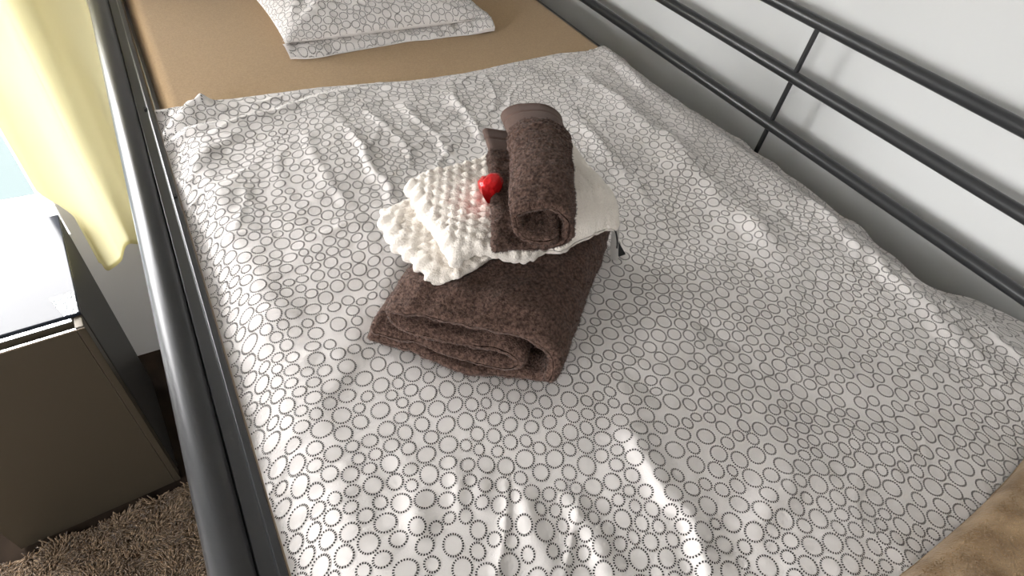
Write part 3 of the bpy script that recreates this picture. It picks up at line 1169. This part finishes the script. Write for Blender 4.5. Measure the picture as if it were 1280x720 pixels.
bv = [bm.verts.new(np.array(p) + np.array([.0004, .0008, -.0020])) for p in tip]
bm.faces.new(tv)
bm.faces.new(bv[::-1])
for k in range(len(tip)):
    k2 = (k + 1) % len(tip)
    bm.faces.new((tv[k], tv[k2], bv[k2], bv[k]))
bmesh.ops.recalc_face_normals(bm, faces=bm.faces)
bm.verts.index_update()
V2 = np.array([q.co[:] for q in bm.verts])
F2 = [[q.index + len(V) for q in f.verts] for f in bm.faces]
bm.free()
lo = make('hanging_loop', np.concatenate([V, V2]), [Q, caps, F2], M['black_tape'], ct, smooth=False)
lo['label'] = 'black ribbon hanging loop'

# ------------------------------------------------------------------ foil chocolate
nt_, nr_ = 64, 18
th = np.linspace(0, 2 * PI, nt_, endpoint=False)
hx = 16 * np.sin(th) ** 3 / 17
hy = (13 * np.cos(th) - 5 * np.cos(2 * th) - 2 * np.cos(3 * th) - np.cos(4 * th)) / 17 + .12
V = []
for sgn in (1, -1):
    for k in range(nr_):
        a = k / (nr_ - 1) * PI / 2
        rr, zz = math.sin(a), math.cos(a)
        if k == 0:
            rr = .02
        V.append(np.stack([hx * rr ** .9, hy * rr ** .9, np.full(nt_, sgn * (zz ** .8 if zz > 1e-6 else 0) * .56)], -1))
V = np.stack(V)
half = V.reshape(2, nr_, nt_, 3)
Vt = np.concatenate([half[0], half[1][::-1][1:]], 0)
Vt = Vt * .0172
nn = noise3(Vt * 420)[..., None] * .0007 + noise3(Vt * 900)[..., None] * .0003
Vt = Vt + nn * Vt / (np.linalg.norm(Vt, axis=-1)[..., None] + 1e-6)
pt, pb = at(615.5, 221, .1560), at(607, 251, .1500)
ya_ = (pt - pb) / np.linalg.norm(pt - pb)
lf = np.cross(np.array([0, 0, 1.0]), ya_)
lf /= np.linalg.norm(lf)
upn = np.cross(ya_, lf)
nn_ = math.cos(math.radians(38)) * upn + math.sin(math.radians(38)) * lf
xa_ = np.cross(ya_, nn_)
Vt = Vt * (np.linalg.norm(pt - pb) / (Vt[..., 1].max() - Vt[..., 1].min()))
Vt[..., 0] *= .70
Vf = (Vt[..., 0:1] * xa_ + (Vt[..., 1:2] - (Vt[..., 1].max() + Vt[..., 1].min()) / 2) * ya_ + Vt[..., 2:3] * nn_).reshape(-1, 3) + (pt + pb) / 2
nr2 = Vt.shape[0]
Q = loop_faces(nr2, nt_)
caps = [list(range(nt_)), [(nr2 - 1) * nt_ + k for k in range(nt_)][::-1]]
ch = make('chocolate_heart', Vf, [Q, caps], M['foil'])
tag(ch, 'small heart-shaped chocolate in shiny red foil on the cream towel', 'chocolate')

# ------------------------------------------------------------------ fleece blanket at the foot of the bed
nx, ny = 150, 90
a = np.linspace(0, 1, ny)
X = np.linspace(.28, .925, nx)
A, Xg2 = np.meshgrid(a, X, indexing='ij')
ye = -.055 + .006 * np.sin(Xg2 * 9) + .006 * sstep(.6, .8, Xg2)
lift = .0165 + 0 * Xg2
prof_y = np.where(A < .25, -.016 * np.sin(A / .25 * PI / 2) * -1, 0)
Y2 = ye - .012 * sstep(0, .2, A) - (A - .0) * .16
Z2 = lift + .040 * np.sqrt(np.clip(1 - (1 - np.clip(A / .30, 0, 1)) ** 2, 0, 1)) + .012 * noise2(Xg2 * 8, Y2 * 14) * sstep(.1, .5, A) + .004 * noise2(Xg2 * 25, Y2 * 30)
Zd = duvet_z(Xg2, Y2)
Z2 = Z2 - lift + Zd + .0045
topb = Sheet(np.stack([Xg2, Y2, Z2], -1), a, X)
Zb = Zd + .0042
Z2 = np.maximum(Z2, Zb + .0015)
for sl_ in (np.s_[0], np.s_[-1], np.s_[:, 0], np.s_[:, -1]):
    Z2[sl_] = Zb[sl_]
V = np.concatenate([topb.P.reshape(-1, 3), np.stack([Xg2, Y2 + .0, Zb], -1).reshape(-1, 3)])
Q = topb.faces()[:, ::-1]
inner = np.zeros((ny, nx), bool)
inner[3:-2, 3:-3] = True
Vf, Qf = fuzz(topb.P, topb.N * np.sign(topb.N[ny // 2, nx // 2, 2]), 60000, .0026, .00032, 14, (.3, .2, 0), inner)
fb = make('fleece_blanket', np.concatenate([V, Vf]), [Q, Q[:, ::-1] + nx * ny, Qf + len(V)], M['blanket'])
tag(fb, 'camel brown fleece blanket lying across the foot end of the duvet', 'blanket')

# ------------------------------------------------------------------ curtain
cu = thing('curtain', 'pale yellow sheer curtain hanging beside the bright window behind the bed', 'curtain', (-.2, 1.6, -.79))
nz, ns = 120, 220
zz = np.linspace(-.835, 1.04, nz)
ss = np.linspace(0, 1, ns)
plan = chaikin(np.array([(-.385, 1.625), (-.35, 1.588), (-.315, 1.575), (-.285, 1.580), (-.266, 1.592), (-.258, 1.612), (-.262, 1.640), (-.245, 1.655), (-.20, 1.640), (-.165, 1.615), (-.130, 1.615), (-.113, 1.625),
                         ]) + np.array([.025, .02]), 3)
C, _ = resample(plan, .001)
idx = np.linspace(0, len(C) - 1, ns)
C = np.stack([np.interp(idx, np.arange(len(C)), C[:, k]) for k in (0, 1)], -1)
Sg, Zg2 = np.meshgrid(ss, zz)
Xc = np.repeat(C[None, :, 0], nz, 0)
Yc = np.repeat(C[None, :, 1], nz, 0)
lowl = sstep(.30, 0, Sg) * sstep(-.56, -.66, Zg2)
Xc = Xc + .050 * lowl
Yc = Yc - .014 * lowl
Xc = Xc - .05 * sstep(.3, 0, Sg) * sstep(-.3, .9, Zg2) + .006 * noise2(Sg * 9, Zg2 * 2.4) * sstep(1, .8, Sg)
Yc = Yc + .010 * noise2(Sg * 7 + 4, Zg2 * 2) + .035 * sstep(-.2, .9, Zg2)
Zc = Zg2 - .018 * np.exp(-((Sg - .17) / .10) ** 2) * sstep(-.5, -.8, Zg2) + .008 * sstep(.24, .42, Sg) * sstep(-.6, -.8, Zg2)
S1 = Sheet(np.stack([Xc, Yc, Zc], -1), zz, ss)
make('curtain_cloth', S1.P.reshape(-1, 3), [S1.faces()], M['curtain'], cu)
hz = []
for k in range(3):
    r_ = S1.P[0].copy()
    r_[:, 1] -= .0012
    r_[:, 2] += .014 * (k / 2)
    r_[:, 0] = S1.P[0][:, 0]
    hz.append(r_)
Sh = Sheet(np.stack(hz), np.arange(3.), ss)
make('hem', Sh.P.reshape(-1, 3), [Sh.faces()], M['curtain'], cu)
struct(box('trim_1', (-1.9, .6, 1.60, 1.70, 1.04, CZ), M['trim'], None, .004))

# ------------------------------------------------------------------ mini fridge
FX0, FX1, FY0, FY1, FZT = -.765, -.317, 1.208, 1.655, -.662
fr = thing('mini_fridge', 'dark bronze mini fridge with glossy black top standing under the window beside the bed', 'fridge', (FX1, FY0, -Z0))
fr.rotation_euler.z = math.radians(3.5)
box('cabinet', (FX0, FX1, FY0 + .046, FY1, -Z0 + .014, FZT - .012), M['fridge_side'], fr, .004)
tp = box('top_panel', (FX0, FX1, FY0 + .040, FY1, FZT - .0115, FZT), M['fridge_gloss'], fr, .003)
# door with a grip channel let into its upper edge
dz = FZT - .008
prof = [(FY0 + .040, -Z0 + .012), (FY0 + .040, dz - .002), (FY0 + .038, dz), (FY0 + .026, dz), (FY0 + .0245, dz - .002), (FY0 + .023, dz - .020), (FY0 + .008, dz - .022),
        (FY0 + .0065, dz - .008), (FY0 + .0050, dz - .006), (FY0 + .0015, dz - .0075), (FY0, dz - .011), (FY0, -Z0 + .014), (FY0 + .002, -Z0 + .012)]
door = extrude_profile('door', prof, FX0 + .001, FX1 - .02, M['fridge_front'], fr, axis='x')
box('door_corner', (FX1 - .02, FX1 - .001, FY0, FY0 + .040, -Z0 + .012, dz - .001), M['fridge_front'], door, .003)
box('handle_trim', (FX0 + .002, FX1 - .022, FY0 + .0248, FY0 + .0385, dz - .003, dz + .0012), M['chrome'], door, .001)
box('edge_strip', (FX0 + .002, FX1 - .002, FY0 - .0008, FY0 + .0055, dz - .0095, dz - .0048), M['chrome'], door, .001)
for fx in (FX0 + .04, FX1 - .04):
    for fy in (FY0 + .07, FY1 - .05):
        tube('foot', [(fx, fy, z_) for z_ in (-Z0, -Z0 + .007, -Z0 + .016)], .016, M['rubber'], fr, 16)
# crumpled clear film still sticking to the front right corner of the top
n1 = 26
A, B = np.meshgrid(np.linspace(0, 1, n1), np.linspace(0, 1, n1), indexing='ij')
tx = FX1 - .003 - A * (.030 + .022 * B)
ty = FY0 + .038 + B * .075
tz = FZT + .0016 + .0035 * np.abs(noise2(A * 5 + 1, B * 7)) + .002 * np.abs(noise2(A * 13, B * 15))
tz = tz + .0 * A
Sf = Sheet(np.stack([tx, ty, tz], -1), np.arange(n1 * 1.), np.arange(n1 * 1.), flip=True)
fo = make('protective_film', Sf.P.reshape(-1, 3), [Sf.faces()], M['film'], tp, smooth=False)
fo['label'] = 'crumpled clear film'

# ------------------------------------------------------------------ shag rug
RX0, RX1, RY0, RY1 = -1.25, .55, -.15, 1.190
g = np.random.default_rng(21)
bm = bmesh.new()
bm_box(bm, RX0, RX1, RY0, RY1, -Z0, -Z0 + .008, .003)
bm.verts.index_update()
V0 = np.array([v.co[:] for v in bm.verts])
F0 = [[v.index for v in f.verts] for f in bm.faces]
bm.free()
cnt = 42000
# the pile, denser where the photograph looks down past the rail
big = g.random(cnt) < .80
px_ = np.where(big, g.uniform(-1.0, -.12, cnt), g.uniform(RX0 + .01, RX1 - .01, cnt))
py_ = np.where(big, g.uniform(.5, RY1 - .012, cnt), g.uniform(RY0 + .03, RY1 - .012, cnt))
K = 4
base = np.stack([px_, py_, np.full(cnt, -Z0 + .007)], -1)
clx = noise2(px_ * 26, py_ * 26)
cly = noise2(px_ * 26 + 50, py_ * 26 + 9)
lean = np.stack([clx * 1.3 + g.normal(0, .35, cnt), cly * 1.3 + g.normal(0, .35, cnt)], -1)
hgt = .017 + .014 * g.random(cnt)
rad = .0030 + .0014 * g.random(cnt)
curl = g.uniform(0, 2 * PI, cnt)
V, Qs = [], []
for k in range(K):
    f = k / (K - 1)
    c = base.copy()
    c[:, :2] += lean * (f ** 1.5 * .018)[..., None] if False else lean * (f ** 1.5 * .018)
    c[:, 0] += .004 * f * np.cos(curl + f * 3)
    c[:, 1] += .004 * f * np.sin(curl + f * 3)
    c[:, 2] += hgt * (f - .25 * f * f)
    r_ = rad * (1 - .55 * f)
    for q in range(3):
        an = curl + q * 2 * PI / 3
        V.append(c + np.stack([r_ * np.cos(an), r_ * np.sin(an), 0 * r_], -1))
V = np.stack(V, 1)          # (cnt, K*3, 3)
idx = np.arange(cnt)[:, None] * (K * 3)
for k in range(K - 1):
    for q in range(3):
        q2 = (q + 1) % 3
        Qs.append(idx + np.array([[k * 3 + q, k * 3 + q2, k * 3 + 3 + q2, k * 3 + 3 + q]]))
Qs = np.concatenate(Qs)
VR = np.concatenate([V0, V.reshape(-1, 3)])
VR[:, 1] += np.minimum(VR[:, 0] + .317, 0) * .0612
rg = make('rug', VR, [F0, Qs + len(V0)], M['rug'])
tag(rg, 'brown shaggy rug on the floor in front of the mini fridge', 'rug')

# ------------------------------------------------------------------ daylight
w = bpy.data.worlds.new('overcast_sky')
SC.world = w
w.use_nodes = True
bg = w.node_tree.nodes['Background']
wn = w.node_tree
tc = wn.nodes.new('ShaderNodeTexCoord')
sp = wn.nodes.new('ShaderNodeSeparateXYZ')
rm = wn.nodes.new('ShaderNodeValToRGB')
rm.color_ramp.elements[0].position = .46
rm.color_ramp.elements[0].color = (.030, .036, .036, 1)
rm.color_ramp.elements[1].position = .54
rm.color_ramp.elements[1].color = (1.0, .988, .985, 1)
mr = wn.nodes.new('ShaderNodeMapRange')
mr.inputs['From Min'].default_value = -1
mr.inputs['From Max'].default_value = 1
wn.links.new(tc.outputs['Generated'], sp.inputs['Vector'])
wn.links.new(sp.outputs['Z'], mr.inputs['Value'])
wn.links.new(mr.outputs['Result'], rm.inputs['Fac'])
wn.links.new(rm.outputs['Color'], bg.inputs['Color'])
bg.inputs['Strength'].default_value = 12.0


def portal(name, loc, face, sx, sy):
    """daylight opening: guides the sky's light in through a window"""
    L = bpy.data.lights.new(name, 'AREA')
    L.shape = 'RECTANGLE'
    L.size, L.size_y = sx, sy
    L.energy = 1.0
    L.cycles.is_portal = True
    o = bpy.data.objects.new(name, L)
    COL.objects.link(o)
    o.location = (loc[0], loc[1], loc[2] + Z0)
    o.rotation_euler = Vector(face).to_track_quat('-Z', 'Z').to_euler()
    return o


portal('window_daylight', ((WIN[0] + WIN[1]) / 2, WY + .20, (WIN[2] + WIN[3]) / 2), (0, -1, 0), WIN[1] - WIN[0], WIN[3] - WIN[2])
portal('added_window_daylight', (LX - .08, (WL[0] + WL[1]) / 2, (WL[2] + WL[3]) / 2), (1, 0, 0), WL[1] - WL[0], WL[3] - WL[2])  # portal for the added left-wall window

SC.view_settings.view_transform = 'Standard'
SC.view_settings.look = 'None'
SC.view_settings.gamma = 1.0
SC.view_settings.use_curve_mapping = False
SC.view_settings.exposure = 1.33
SC.cycles.use_denoising = True
SC.cycles.max_bounces = 10
SC.cycles.diffuse_bounces = 5
for o in list(SC.objects):
    if 'base' in o:
        del o['base']
